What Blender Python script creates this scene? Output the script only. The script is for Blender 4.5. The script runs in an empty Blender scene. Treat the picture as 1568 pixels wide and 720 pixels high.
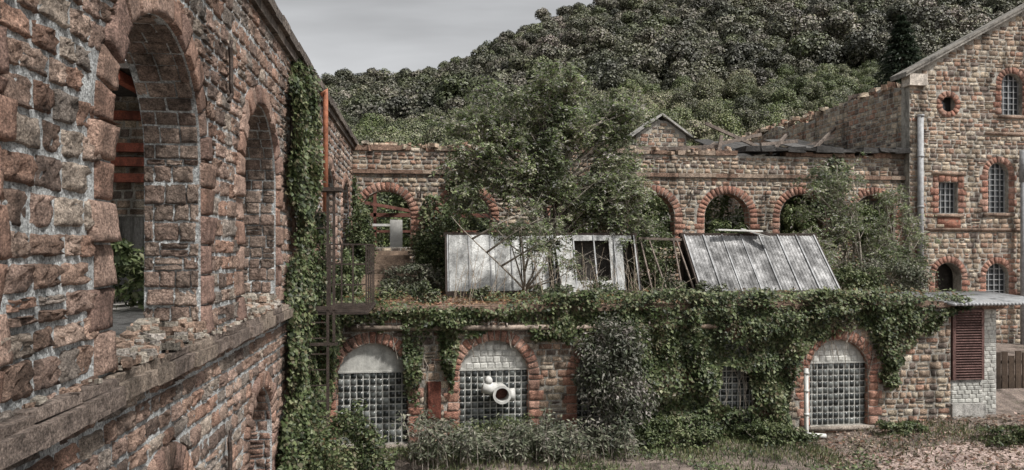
import bpy, math, random
import numpy as np
from mathutils import Vector
R=np.random.RandomState(7)
random.seed(3)
scene=bpy.context.scene

# ---------------------------------------------------------------- helpers
def sn(u,v,seed=0,scale=1.0):
    r=np.random.RandomState(seed); s=0
    for i in range(8):
        a=r.uniform(0,6.28); f=scale*r.uniform(.6,2.2); p=r.uniform(0,6.28)
        s=s+np.sin((u*math.cos(a)+v*math.sin(a))*f+p)
    return s/4.0

class MB:
    def __init__(s): s.v=[];s.c=[];s.q=[];s.t=[];s.n=0
    def add(s,v,q=None,t=None,c=(1,1,1)):
        v=np.asarray(v,float).reshape(-1,3); c=np.asarray(c,float)
        if c.ndim==1: c=np.tile(c,(len(v),1))
        s.v.append(v); s.c.append(c)
        if q is not None and len(q): s.q.append(np.asarray(q,int).reshape(-1,4)+s.n)
        if t is not None and len(t): s.t.append(np.asarray(t,int).reshape(-1,3)+s.n)
        s.n+=len(v)
    def hexa(s,p,c=(1,1,1)):
        s.add(p,q=[(0,1,2,3),(7,6,5,4),(0,4,5,1),(1,5,6,2),(2,6,7,3),(3,7,4,0)],c=c)
    def box(s,x0,x1,y0,y1,z0,z1,c=(1,1,1)):
        s.hexa([(x0,y0,z0),(x1,y0,z0),(x1,y1,z0),(x0,y1,z0),(x0,y0,z1),(x1,y0,z1),(x1,y1,z1),(x0,y1,z1)],c)
    def beam(s,a,b,w,h,c=(1,1,1)):
        a=Vector(a);b=Vector(b);d=(b-a).normalized()
        up=Vector((0,0,1)) if abs(d.z)<.95 else Vector((1,0,0))
        r=d.cross(up).normalized()*w/2; u=r.cross(d).normalized()*h/2
        s.hexa([a-r-u,a+r-u,a+r+u,a-r+u,b-r-u,b+r-u,b+r+u,b-r+u],c)
    def lbox(s,P,u0,u1,v0,v1,o0,o1,c=(1,1,1),j=0):
        pts=[(u0,v0,o0),(u1,v0,o0),(u1,v1,o0),(u0,v1,o0),(u0,v0,o1),(u1,v0,o1),(u1,v1,o1),(u0,v1,o1)]
        a=np.array(pts,float)+(R.uniform(-j,j,(8,3)) if j else 0)
        s.hexa(P(a[:,0],a[:,1],a[:,2]),c)
    def tube(s,pts,rad,seg=7,c=(1,1,1),cap=True):
        pts=[Vector(p) for p in pts]; n=len(pts)
        if not hasattr(rad,'__len__'): rad=[rad]*n
        V=[];Q=[]
        for i,p in enumerate(pts):
            d=(pts[min(i+1,n-1)]-pts[max(i-1,0)]).normalized()
            up=Vector((0,0,1)) if abs(d.z)<.9 else Vector((1,0,0))
            a=d.cross(up).normalized(); b=a.cross(d)
            for k in range(seg):
                t=2*math.pi*k/seg
                V.append(p+(a*math.cos(t)+b*math.sin(t))*rad[i])
        for i in range(n-1):
            for k in range(seg):
                k2=(k+1)%seg
                Q.append((i*seg+k,i*seg+k2,(i+1)*seg+k2,(i+1)*seg+k))
        T=[]
        if cap:
            V.append(pts[0]);V.append(pts[-1]);m=n*seg
            for k in range(seg):
                T.append((m,(k+1)%seg,k)); T.append((m+1,(n-1)*seg+k,(n-1)*seg+(k+1)%seg))
        s.add([tuple(x) for x in V],q=Q,t=T,c=c)
    def obj(s,name,mat,parent=None,smooth=False,link=True):
        me=bpy.data.meshes.new(name)
        V=np.concatenate(s.v); C=np.concatenate(s.c)
        loops=[];starts=[];k=0
        if s.q:
            q=np.concatenate(s.q); loops.append(q.ravel()); starts.append(np.arange(len(q))*4); k=len(q)*4
        if s.t:
            t=np.concatenate(s.t); loops.append(t.ravel()); starts.append(np.arange(len(t))*3+k)
        L=np.concatenate(loops);S=np.concatenate(starts)
        me.vertices.add(len(V)); me.vertices.foreach_set('co',V.ravel().astype(np.float32))
        me.loops.add(len(L)); me.loops.foreach_set('vertex_index',L.astype(np.int32))
        me.polygons.add(len(S)); me.polygons.foreach_set('loop_start',S.astype(np.int32))
        me.update(calc_edges=True); me.validate()
        me.polygons.foreach_set('use_smooth',[smooth]*len(me.polygons))
        ca=me.color_attributes.new('Col','FLOAT_COLOR','POINT')
        cc=np.ones((len(V),4),np.float32); cc[:,:3]=C
        ca.data.foreach_set('color',cc.ravel())
        me.materials.append(mat)
        ob=bpy.data.objects.new(name,me)
        if link: scene.collection.objects.link(ob)
        if parent is not None: ob.parent=parent
        return ob
def empty(name):
    e=bpy.data.objects.new(name,None); scene.collection.objects.link(e); return e

# ---------------------------------------------------------------- materials
def newmat(name):
    m=bpy.data.materials.new(name); m.use_nodes=True
    nt=m.node_tree; b=nt.nodes['Principled BSDF']; return m,nt,b
def N(nt,t,**kw):
    n=nt.nodes.new(t)
    for k,v in kw.items(): setattr(n,k,v)
    return n
def noise(nt,scale,detail=6,rough=.6,vec=None,dist=0):
    n=N(nt,'ShaderNodeTexNoise'); n.inputs['Scale'].default_value=scale
    n.inputs['Detail'].default_value=detail; n.inputs['Roughness'].default_value=rough
    n.inputs['Distortion'].default_value=dist
    if vec: nt.links.new(vec,n.inputs['Vector'])
    return n
def ramp(nt,src,stops):
    r=N(nt,'ShaderNodeValToRGB'); nt.links.new(src,r.inputs[0])
    e=r.color_ramp.elements
    while len(e)<len(stops): e.new(.5)
    for el,(p,c) in zip(e,stops):
        el.position=p; el.color=(c,c,c,1) if not hasattr(c,'__len__') else (*c,1)
    return r
def mul(nt,a,b,mode='MULTIPLY',f=1.0):
    m=N(nt,'ShaderNodeMix',data_type='RGBA',blend_type=mode)
    if hasattr(f,'is_linked'): nt.links.new(f,m.inputs[0])
    else: m.inputs[0].default_value=f
    for s,i in ((a,6),(b,7)):
        if hasattr(s,'is_linked'): nt.links.new(s,m.inputs[i])
        else: m.inputs[i].default_value=(*s,1)
    return m.outputs[2]
def surf(name,col=None,rough=.9,mott=((.3,.5),(.7,1.45)),msc=5,fsc=38,bump=.6,bdist=.03,streak=True,stain=.33,metal=0,bsc=22,moss=0,fine=((.33,.22),(.5,.98),(.67,1.8)),srange=(.35,.5)):
    m,nt,b=newmat(name)
    g=N(nt,'ShaderNodeNewGeometry'); pos=g.outputs['Position']
    at=N(nt,'ShaderNodeAttribute',attribute_name='Col')
    c=at.outputs['Color']
    if col: c=mul(nt,c,col)
    n1=noise(nt,msc,8,.7,pos); r1=ramp(nt,n1.outputs[0],[(p,v) for p,v in mott]); c=mul(nt,c,r1.outputs[0])
    n2=noise(nt,fsc,6,.75,pos); r2=ramp(nt,n2.outputs[0],list(fine)); c=mul(nt,c,r2.outputs[0])
    if stain:
        mp=N(nt,'ShaderNodeMapping'); nt.links.new(pos,mp.inputs[0])
        mp.inputs['Scale'].default_value=(1.3,1.3,.28) if streak else (.7,.7,.7)
        n3=noise(nt,1.1,7,.65,mp.outputs[0],.3); r3=ramp(nt,n3.outputs[0],[(srange[0],stain),(srange[1],1.0)]); c=mul(nt,c,r3.outputs[0])
    if moss:
        n4=noise(nt,1.7,7,.7,pos); r4=ramp(nt,n4.outputs[0],[(.56,0),(.7,moss)]); c=mul(nt,c,(.07,.085,.04),'MIX',r4.outputs[0])
    nt.links.new(c,b.inputs['Base Color'])
    b.inputs['Roughness'].default_value=rough; b.inputs['Metallic'].default_value=metal
    b.inputs['Specular IOR Level'].default_value=.25
    n5=noise(nt,bsc,9,.72,pos)
    bp=N(nt,'ShaderNodeBump'); bp.inputs['Strength'].default_value=bump; bp.inputs['Distance'].default_value=bdist
    nt.links.new(n5.outputs[0],bp.inputs['Height']); nt.links.new(bp.outputs[0],b.inputs['Normal'])
    return m
M_stone=surf('rough_sandstone',bump=1.0,bdist=.09)
M_stone_near=surf('rock_faced_sandstone',bump=1.0,bdist=.16,bsc=13,mott=((.32,.35),(.5,1.0),(.68,1.6)),msc=8,fsc=45,stain=.45)
M_mortar=surf('lime_mortar',(.48,.50,.50),msc=7,bump=1,bdist=.07,stain=.5)
M_mortar2=surf('warm_mortar',(.38,.36,.32),msc=5,bump=1,bdist=.05,stain=.45)
M_plaster=surf('old_plaster',(.5,.5,.47),mott=((.3,.6),(.7,1.15)),bump=.3,stain=.5,fine=((.3,.75),(.7,1.15)))
M_tile=surf('glazed_tile',rough=.4,mott=((.3,.75),(.7,1.1)),bump=.15,stain=.55,fsc=15,fine=((.3,.6),(.7,1.2)))
M_concrete=surf('concrete',(.36,.35,.33),bump=.5,stain=.4)
M_iron=surf('rusted_iron',(.05,.038,.032),rough=.7,bump=.3,stain=0)
M_rust=surf('red_oxide_paint',(.14,.06,.045),rough=.7,bump=.3,stain=.4)
M_pipe=surf('orange_rust_pipe',(.42,.17,.1),rough=.6,bump=.2,stain=.6,fine=((.3,.6),(.7,1.2)))
M_white=surf('white_paint',(.72,.72,.69),rough=.5,mott=((.3,.7),(.7,1.05)),bump=.1,stain=.65,fine=((.3,.7),(.7,1.1)))
M_zinc=surf('weathered_zinc',(.42,.43,.44),rough=.5,mott=((.3,.55),(.7,1.15)),bump=.2,stain=.4,fine=((.3,.6),(.7,1.2)))
M_wood=surf('grey_wood',(.17,.14,.12),bump=.6,stain=.5)
M_felt=surf('roofing_felt',(.06,.058,.056),bump=.9,bdist=.05,stain=.6)
M_skyl=surf('corrugated_sheet',(.40,.40,.40),rough=.6,mott=((.33,.35),(.66,1.35)),msc=3.5,bump=.5,stain=.3,fsc=24,fine=((.35,.4),(.65,1.4)),srange=(.38,.58))
M_skyg=surf('dusty_wired_glass',(.56,.57,.56),rough=.5,mott=((.33,.5),(.66,1.2)),msc=3,bump=.25,stain=.4,fsc=20,fine=((.35,.55),(.65,1.25)),srange=(.36,.54))
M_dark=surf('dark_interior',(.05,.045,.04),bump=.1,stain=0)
M_bark=surf('bark',(.3,.27,.23),bump=.8,stain=0,msc=8)
M_litter=surf('leaf_litter',(.24,.17,.13),msc=3,fsc=30,bump=1,bdist=.06,streak=False,stain=.4,moss=.7)
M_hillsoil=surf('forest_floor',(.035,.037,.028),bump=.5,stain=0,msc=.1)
def glassm():
    m,nt,b=newmat('glass_block')
    at=N(nt,'ShaderNodeAttribute',attribute_name='Col'); nt.links.new(at.outputs['Color'],b.inputs['Base Color'])
    b.inputs['Roughness'].default_value=.15; b.inputs['IOR'].default_value=1.5
    return m
M_glass=glassm()
def leafm(name,rnd=.5,patch=0,trans=.3,pr=((.36,(.55,.6,.5)),(.5,(1,1.02,.9)),(.64,(1.5,1.4,1.38)))):
    m,nt,b=newmat(name)
    at=N(nt,'ShaderNodeAttribute',attribute_name='Col'); c=at.outputs['Color']
    if rnd:
        oi=N(nt,'ShaderNodeObjectInfo')
        r=ramp(nt,oi.outputs['Random'],[(0,(1-rnd,1-rnd,1-rnd)),(.3,(.8,.82,.72)),(.5,(.9,1.02,.68)),(.7,(1.1,1.02,1.05)),(1,(1+rnd,1+rnd*.9,1+rnd*.9))]); c=mul(nt,c,r.outputs[0])
    if patch:
        g=N(nt,'ShaderNodeNewGeometry'); n1=noise(nt,patch,5,.6,g.outputs['Position'])
        r=ramp(nt,n1.outputs[0],list(pr)); c=mul(nt,c,r.outputs[0])
    nt.links.new(c,b.inputs['Base Color']); b.inputs['Roughness'].default_value=.5
    b.inputs['Specular IOR Level'].default_value=.4
    if trans>.1:
        tr=N(nt,'ShaderNodeBsdfTranslucent'); nt.links.new(c,tr.inputs['Color'])
        mx=N(nt,'ShaderNodeMixShader'); mx.inputs[0].default_value=trans
        nt.links.new(b.outputs[0],mx.inputs[1]); nt.links.new(tr.outputs[0],mx.inputs[2])
        nt.links.new(mx.outputs[0],nt.nodes['Material Output'].inputs['Surface'])
    return m
M_leaf=leafm('foliage',rnd=0,patch=.9)
M_airy=leafm('airy_foliage',rnd=0,patch=.7,trans=.4)
M_forest=leafm('forest_foliage',rnd=.5,patch=.03,trans=.0)

# ---------------------------------------------------------------- stone masonry
TAN=[(.46,.345,.28),(.39,.27,.21),(.46,.33,.27),(.24,.18,.15),(.50,.42,.35),(.35,.25,.20),(.43,.30,.235),(.42,.27,.205),(.36,.31,.27)]
RED=[(.41,.28,.22),(.37,.235,.18),(.44,.31,.25),(.33,.22,.18)]
RED2=[(.44,.245,.18),(.41,.21,.155),(.47,.29,.225),(.34,.19,.145)]
BEIGE=[(.55,.46,.35),(.48,.35,.26),(.60,.52,.42),(.34,.26,.20),(.43,.27,.20),(.25,.20,.17),(.53,.41,.31)]
def pick(pal,n,dark=.15):
    p=np.array(pal); c=p[R.randint(0,len(p),n)]*R.uniform(1-dark*2,1+dark,(n,1)); return c
def courses(u0,u1,z0,z1,h=(.2,.3),w=(.28,.58),gap=.032,split=.12):
    out=[];z=z0
    while z<z1-.06:
        hh=min(R.uniform(*h),z1-z)
        u=u0-R.uniform(0,.3)
        while u<u1:
            ww=R.uniform(*w); a=max(u,u0);b=min(u+ww,u1)
            if b-a>.08:
                dz=R.uniform(-.012,.012,2) if hh>.15 else (0,0)
                if R.rand()<split and hh>.16:
                    m=z+hh*R.uniform(.4,.6)
                    out.append((a+gap/2,z+gap/2,b-gap/2,m-gap/2));out.append((a+gap/2,m+gap/2,b-gap/2,z+hh-gap/2))
                else: out.append((a+gap/2,z+gap/2+dz[0],b-gap/2,z+hh-gap/2+dz[1]))
            u+=ww
        z+=hh
    return np.array(out)
def grid(rects,n=6,jit=.012):
    r=rects; K=len(r)
    s={4:[0,.14,.86,1],5:[0,.1,.5,.9,1],6:[0,.09,.36,.64,.91,1],8:[0,.05,.2,.4,.6,.8,.95,1]}[n]; s=np.array(s)
    c=np.stack([r[:,[0,1]],r[:,[2,1]],r[:,[2,3]],r[:,[0,3]]],1)+R.uniform(-jit,jit,(K,4,2))
    S=s[None,None,:,None];T=s[None,:,None,None]
    return (1-S)*(1-T)*c[:,None,None,0]+S*(1-T)*c[:,None,None,1]+S*T*c[:,None,None,2]+(1-S)*T*c[:,None,None,3]
def arch(o,u,m=0):
    x=np.clip((u-o['c'])/(o['hw']+m),-1,1); return o['zs']+(o['r']+m)*np.sqrt(1-x*x) if o['r']>0 else np.full_like(u,o['zs']+m)
def inside(o,u,v,m,mb):
    return (np.abs(u-o['c'])<o['hw']+m)&(v>o['z0']-mb)&(v<arch(o,np.asarray(u,float),m))
def clampg(G,ops,m,mbot=.05):
    cu=G[...,0].mean((1,2));cv=G[...,1].mean((1,2)); keep=np.ones(len(G),bool)
    for o in ops:
        mm=o.get('m',m)
        keep&=~inside(o,cu,cv,mm,mbot)
        below=(cv<o['z0'])[:,None,None]
        U=G[...,0];V=G[...,1]
        ins=inside(o,U,V,mm,mbot)
        up=ins&(V>o['zs'])&~below&(o['r']>0)
        d=np.sqrt(((U-o['c'])/(o['hw']+mm))**2+((V-o['zs'])/(max(o['r'],.001)+mm))**2)+1e-6
        G[...,0]=np.where(up,o['c']+(U-o['c'])/d,U); G[...,1]=np.where(up,o['zs']+(V-o['zs'])/d,V)
        U=G[...,0];V=G[...,1]
        side=ins&~up&~below
        top=(cv>o['zs']+mm)[:,None,None]&(o['r']==0)
        G[...,0]=np.where(side&~top,o['c']+np.sign(cu-o['c'])[:,None,None]*(o['hw']+mm),U)
        G[...,1]=np.where(ins&below,o['z0']-mbot,np.where(side&top,o['zs']+mm,V))
    return G,keep
def patches(mb,G,P,depth=.035,rough=.012,cols=None):
    K,n=G.shape[0],G.shape[1]
    if n>4 and rough>.005: G=G+R.normal(0,.006,G.shape)
    O=np.full((K,n,n),-.012)
    O[:,1:-1,1:-1]=depth*R.uniform(.5,1.3,(K,1,1))+R.normal(0,rough,(K,n-2,n-2))
    if rough>0 and n>4: O[:,1:-1,1:-1]+=R.uniform(-.5,.5,(K,1,1))*depth*np.linspace(-1,1,n-2)[None,:,None]
    X=P(G[...,0],G[...,1],O)
    i=np.arange(n-1);a=(i[:,None]*n+i[None,:]).ravel()
    f=np.stack([a,a+1,a+n+1,a+n],1)
    Q=(f[None]+(np.arange(K)*n*n)[:,None,None]).reshape(-1,4)
    c=np.repeat(cols,n*n,0)*R.uniform(.85,1.12,(K*n*n,1))
    mb.add(X.reshape(-1,3),q=Q,c=c)
def PlaneX(X0,sgn=1):
    return lambda u,v,o:np.stack(np.broadcast_arrays(X0+sgn*np.asarray(o,float),np.asarray(u,float),np.asarray(v,float)),-1)
def PlaneY(Y0):
    return lambda u,v,o:np.stack(np.broadcast_arrays(np.asarray(u,float),Y0-np.asarray(o,float),np.asarray(v,float)),-1)
def wall(mb,P,u0,u1,bands,th,top=None):
    def quad(a,b,c,d): mb.add([P(*a),P(*b),P(*c),P(*d)],q=[(0,1,2,3)])
    for bi,(z0,z1,ops) in enumerate(bands):
        last=bi==len(bands)-1
        T=(lambda u:top(u)) if (top and last) else (lambda u:z1)
        ops=sorted(ops,key=lambda o:o['c']); cur=u0
        def solid(a,b):
            k=max(1,int((b-a)/.6)) if (top and last) else 1
            xs=np.linspace(a,b,k+1)
            for x,y in zip(xs[:-1],xs[1:]):
                quad((x,z0,0),(y,z0,0),(y,T(y),0),(x,T(x),0)); quad((x,z0,-th),(y,z0,-th),(y,T(y),-th),(x,T(x),-th))
                if last: quad((x,T(x),0),(y,T(y),0),(y,T(y),-th),(x,T(x),-th))
        for o in ops:
            a,b=o['c']-o['hw'],o['c']+o['hw']
            if a>cur: solid(cur,a)
            t=np.linspace(math.pi,0,25) if o['r']>0 else np.array([math.pi,0])
            us=o['c']+o['hw']*np.cos(t); vs=o['zs']+o['r']*np.sin(t)
            for i in range(len(us)-1):
                for d in (0,-th): quad((us[i],vs[i],d),(us[i+1],vs[i+1],d),(us[i+1],T(us[i+1]),d),(us[i],T(us[i]),d))
                quad((us[i],vs[i],0),(us[i+1],vs[i+1],0),(us[i+1],vs[i+1],-th),(us[i],vs[i],-th))
                if last: quad((us[i],T(us[i]),0),(us[i+1],T(us[i+1]),0),(us[i+1],T(us[i+1]),-th),(us[i],T(us[i]),-th))
            if o['z0']>z0:
                for d in (0,-th): quad((a,z0,d),(b,z0,d),(b,o['z0'],d),(a,o['z0'],d))
            quad((a,o['z0'],0),(b,o['z0'],0),(b,o['z0'],-th),(a,o['z0'],-th))
            for e in (a,b): quad((e,o['z0'],0),(e,o['zs'],0),(e,o['zs'],-th),(e,o['z0'],-th))
            cur=b
        if cur<u1: solid(cur,u1)
        for e in (u0,u1): quad((e,z0,0),(e,T(e),0),(e,T(e),-th),(e,z0,-th))
def surround(mb,o,P,m,pal,n=None,depth=.05,jh=.3,quoin=.14,gn=6):
    if o['r']>0:
        n=n or max(9,int(math.pi*(o['hw']+m)/.24))
        ang=np.linspace(0,math.pi,n+1)
        r=np.stack([ang[:-1]+.006,np.full(n,.0),ang[1:]-.006,np.full(n,1.)],1)
        G=grid(r,gn,.003); a=G[...,0];t=G[...,1]*m
        G2=np.stack([o['c']+(o['hw']+t)*np.cos(a),o['zs']+(o['r']+t)*np.sin(a)],-1)
        patches(mb,G2,P,depth,.004,pick(pal,n,.08))
    else:
        r=courses(o['c']-o['hw']-m,o['c']+o['hw']+m,o['zs'],o['zs']+m,(m,m),(.3,.4),.015,0)
        patches(mb,grid(r,gn,.004),P,depth,.004,pick(pal,len(r),.08))
    z=o['z0'];R_=[];k=0
    while z<o['zs']-.02:
        h=min(jh*R.uniform(.85,1.15),o['zs']-z); e=m+(quoin if k%2 else 0); k+=1
        for s in (-1,1):
            a=o['c']+s*o['hw'];b=a+s*e; R_.append((min(a,b),z+.005,max(a,b),z+h-.005))
        z+=h
    if R_: R_=np.array(R_); patches(mb,grid(R_,gn,.003),P,depth,.004,pick(pal,len(R_),.08))
def reveal(mb,o,P,th,pal,gn=6,h=(.18,.3),w=(.2,.4)):
    for s in (-1,1):
        r=courses(0.02,th,o['z0'],o['zs'],h,w,.014)
        patches(mb,grid(r,gn,.004),lambda u,v,q:P(o['c']+s*(o['hw']-q),v,-u),.03,.011,pick(pal,len(r)))
    if o['r']>0:
        r=courses(0.02,th,0,math.pi,(.2/o['hw'],.26/o['hw']),w,.012,0)
        patches(mb,grid(r,gn,.004),lambda u,v,q:P(o['c']+(o['hw']-q)*np.cos(v),o['zs']+(o['r']-q)*np.sin(v),-u),.022,.005,pick(pal,len(r)))
def masonry(mb,P,u0,u1,z0,z1,ops,m,pal,n=5,top=None,depth=.035,rough=.011,**kw):
    r=courses(u0,u1,z0,z1,**kw)
    if top is not None: r=r[r[:,3]<np.minimum(top(r[:,0]),top(r[:,2]))]
    G=grid(r,n); G,k=clampg(G,ops,m); G=G[k]
    cols=pick(pal,len(G)); patches(mb,G,P,depth,rough,cols)
def rubble(mb,n,x,y,z,s,pal):
    for i in range(n):
        p=np.array([R.uniform(*x),R.uniform(*y),R.uniform(*z)]); d=R.uniform(*s)*np.array([1,R.uniform(.6,1),R.uniform(.4,.8)])/2
        c=np.array([(-1,-1,-1),(1,-1,-1),(1,1,-1),(-1,1,-1),(-1,-1,1),(1,-1,1),(1,1,1),(-1,1,1)])*d*R.uniform(.7,1.1,(8,3))
        a=R.uniform(0,6.28); ca,sa=math.cos(a),math.sin(a)
        c=np.stack([c[:,0]*ca-c[:,1]*sa,c[:,0]*sa+c[:,1]*ca,c[:,2]+c[:,0]*R.uniform(-.3,.3)],1)
        mb.hexa(c+p,pick(pal,1)[0])
def op(c,hw,z0,zs,r=None,**k): return dict(c=c,hw=hw,z0=z0,zs=zs,r=hw if r is None else r,**k)

# ---------------------------------------------------------------- leaves
GREEN=[(.07,.095,.04),(.10,.135,.06),(.15,.18,.09),(.04,.055,.028),(.21,.23,.14)]
DULL=[(.10,.115,.08),(.16,.17,.13),(.24,.245,.20),(.055,.065,.045),(.14,.13,.12)]
IVY=[(.055,.08,.033),(.09,.12,.052),(.13,.16,.078),(.032,.045,.024),(.19,.21,.125),(.1,.09,.055)]
def unit(a): return a/(np.linalg.norm(a,axis=-1,keepdims=True)+1e-9)
def leaves(mb,pos,nrm,L,W,pal,d=None,dark=.2,jit=.4):
    n=len(pos); nrm=unit(nrm+R.normal(0,jit,(n,3)))
    if d is None:
        d=R.normal(0,1,(n,3)); d[:,2]-=.5
    d=unit(d-nrm*(d*nrm).sum(1,keepdims=True)); s=np.cross(d,nrm)
    L=np.asarray(L)*R.uniform(.6,1.3,(n,1)); W=L*W
    v=np.stack([pos,pos+d*L*.4+s*W/2+nrm*W*.12,pos+d*L,pos+d*L*.4-s*W/2+nrm*W*.12],1)
    i=(np.arange(n)*4)[:,None]
    mb.add(v.reshape(-1,3),t=np.concatenate([i+[0,1,2],i+[0,2,3]]),c=np.repeat(pick(pal,n,dark),4,0))
def clump_pts(n,c,rad,k=30,spread=.22,shell=.75):
    c=np.array(c);rad=np.array(rad)
    d=unit(R.normal(0,1,(k,3))); rr=R.uniform(shell*.6,1.12,(k,1)); cc=c+d*rr*rad
    w=R.uniform(.3,1.7,k); idx=R.choice(k,n,p=w/w.sum())
    q=unit(R.normal(0,1,(n,3)))*R.uniform(.2,1,(n,1))**.5
    p=cc[idx]+q*rad*spread*R.uniform(.6,1.5,(k,1))[idx]
    return p,unit(q+np.array([0,0,.5])),cc
def bush(name,c,rad,n,L=.12,pal=GREEN,k=30,stems=8,spread=.25,W=.6):
    e=empty(name)
    mb=MB(); p,nr,cc=clump_pts(n,c,rad,k,spread); ok=p[:,2]>.02
    leaves(mb,p[ok],nr[ok],L,W,pal)
    mb.obj('leaves',M_leaf,e)
    st=MB(); base=np.array([c[0],c[1],c[2]-rad[2]])
    for q in cc[:stems]:
        b=base+R.normal(0,.12,3)*[1,1,0]; m=(b+q)/2+R.normal(0,.12,3)
        st.tube([b,m,q],[.025,.018,.006],5)
    if stems: st.obj('stems',M_bark,e)
    return e
def scrub(name,x,y,n,h,pal):      # loose upright scrub: individual leafy stems
    e=empty(name); st=MB(); P_=[];N_=[];D_=[]
    for i in range(n):
        bx,by=R.uniform(*x),R.uniform(*y); H=R.uniform(*h)*(.6+.4*(1+sn(bx,by,51,1.6))/2); lean=R.normal(0,.28,2)*H
        pts=[np.array([bx+lean[0]*t*t,by+lean[1]*t*t,H*t*(1-.12*t)]) for t in np.linspace(0,1,5)]
        st.tube(pts,[.016,.013,.01,.007,.004],4)
        m=int(46*H)
        for j in range(m):
            t=R.uniform(.22,1); k=min(int(t*4),3); f=t*4-k; o=pts[k]*(1-f)+pts[k+1]*f
            dd=R.normal(0,1,3); dd[2]=abs(dd[2])*.3; P_.append(o+unit(dd)*R.uniform(0,.22)); D_.append(dd+[0,0,-.2]); N_.append([dd[0]*.3,dd[1]*.3-.3,1])
    lf=MB(); leaves(lf,np.array(P_),np.array(N_),.15,.38,pal,np.array(D_)); lf.obj('leaves',M_leaf,e); st.obj('stems',M_bark,e)
def tree(name,base,top_h,crown,ncl,tips,nl=5,leaflet=.13,pal=DULL,trunk_r=.11,trunks=1,pairs=6,lean=(0,0),jit=.55):
    e=empty(name); st=MB(); lf=MB(); base=np.array(base,float)
    cl=[]; pw=np.array([np.prod(x[1]) for x in crown])
    for i in range(ncl):
        b=crown[R.choice(len(crown),p=pw/pw.sum())]
        d=unit(R.normal(0,1,3)); cl.append(np.array(b[0])+d*np.array(b[1])*R.uniform(.45,1.08))
    tr=[]
    for t in range(trunks):
        b=base+R.normal(0,.25,3)*[1,1,0]*(trunks>1); tp=base+np.array([lean[0]+R.normal(0,.9)*(trunks>1),lean[1],top_h*R.uniform(.85,1)])
        ts=np.linspace(0,1,9); P=[b*(1-x)+tp*x+np.array([math.sin(x*5+t),math.cos(x*4+t),0])*.12*x for x in ts]
        st.tube(P,[trunk_r*(1-.93*x)+.006 for x in ts],8); tr.append(P)
    POS=[];DIR=[];NR=[]
    for c in cl:
        P=tr[R.randint(len(tr))]
        zf=np.clip((c[2]-base[2]-R.uniform(.8,2.5))/top_h,.12,.95); j=zf*8; k=int(min(j,7)); s=P[k]*(1-(j-k))+P[k+1]*(j-k)
        mid=s*.45+c*.55+np.array([0,0,-.15])+R.normal(0,.15,3); L=np.linalg.norm(c-s)
        st.tube([s,mid,c],[.014+.012*L,.012+.006*L,.01],5)
        for q in range(tips):
            tp=c+R.normal(0,1,3)*[.36,.36,.36]; a=mid*(.25)+c*.75
            st.tube([a,(a+tp)/2+R.normal(0,.05,3),tp],[.01,.008,.005],4,cap=False)
            for w in range(nl):
                t0=R.uniform(.4,1); o=a*(1-t0)+tp*t0
                d=unit(np.array([*R.normal(0,1,2),R.uniform(-.7,.6)])); Lr=R.uniform(.3,.55)
                sd=unit(np.cross(d,[0,0,1])); n_=unit(np.cross(sd,d)); n_=n_*np.sign(n_[2]+1e-6)
                n_=n_+unit(o-c+1e-3)*.7
                for g in range(pairs):
                    f=(g+1)/pairs; pp=o+d*Lr*f+np.array([0,0,-.35])*f*f*Lr
                    for sg in (-1,1):
                        POS.append(pp);DIR.append(sd*sg+d*.5+[0,0,-.35]);NR.append(n_)
    leaves(lf,np.array(POS),np.array(NR),leaflet,.45,pal,np.array(DIR),jit=jit)
    st.obj('trunk_and_limbs',M_bark,e,True); lf.obj('leaves',M_airy,e)
    return e

# ================================================================ LEFT STONE BUILDING
LB=empty('ruined_stone_factory_building')
XL=-3.1; P=PlaneX(XL); TH=.76
up=[op(9.33+5.42*i,1.52,5.26,7.75,1.52) for i in range(-1,5)]
lo=[op(9.35+5.42*i,1.1,0,2.65) for i in range(-1,3)]
mb=MB(); wall(mb,P,.5,34,[(0,4.4,lo),(4.4,11.2,up)],TH); mb.obj('wall_core',M_mortar,LB)
mb=MB()
masonry(mb,P,4.6,17.5,4.3,11.15,up,.38,TAN,n=8,gap=.052,h=(.23,.33),w=(.28,.6),rough=.017,depth=.032,split=.05)
masonry(mb,P,17.5,34,5.2,11.15,up,.38,TAN,n=5,gap=.05,rough=.014,h=(.24,.34),w=(.3,.62))
masonry(mb,P,4.6,24,0,4.3,lo,.36,TAN,n=6,gap=.05,rough=.014,h=(.22,.32),w=(.3,.6))
mb.obj('facing_stones',M_stone_near,LB,True)
mb=MB()
for i,o in enumerate(up): surround(mb,o,P,.38,RED,gn=8 if i<3 else 5,depth=.07,jh=.4,n=15)
for o in lo: surround(mb,o,P,.36,RED,depth=.06)
mb.obj('arch_surrounds',M_stone,LB,True)
mb=MB()
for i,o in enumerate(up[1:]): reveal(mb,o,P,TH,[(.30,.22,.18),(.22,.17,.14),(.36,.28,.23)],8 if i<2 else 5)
for o in lo[1:]: reveal(mb,o,P,TH,RED,5)
mb.obj('jamb_stones',M_stone_near,LB,True)
mb=MB()
u=3.5
while u<17.1:
    l=R.uniform(.5,1.1); c=pick([(.26,.21,.18),(.33,.27,.22)],1)[0]; o=R.uniform(.17,.24)
    mb.lbox(P,u,min(u+l,17.15)-.012,4.96,5.14,-.1,o,c,.015); mb.lbox(P,u,min(u+l,17.15)-.012,5.143,5.235,-.3,o-.06,c*1.1,.015); u+=l
u=3.5
while u<34:
    l=R.uniform(.6,1.2); c=pick([(.2,.17,.15),(.27,.23,.2)],1)[0]
    mb.lbox(P,u,u+l-.01,11.0,11.2,-.1,.12,c,.01); mb.lbox(P,u,u+l-.01,11.203,11.42,-TH-.1,.22+R.uniform(-.02,.02),c*.8,.014); u+=l
mb.obj('ledge_and_coping',M_stone_near,LB)
mb=MB()
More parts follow.
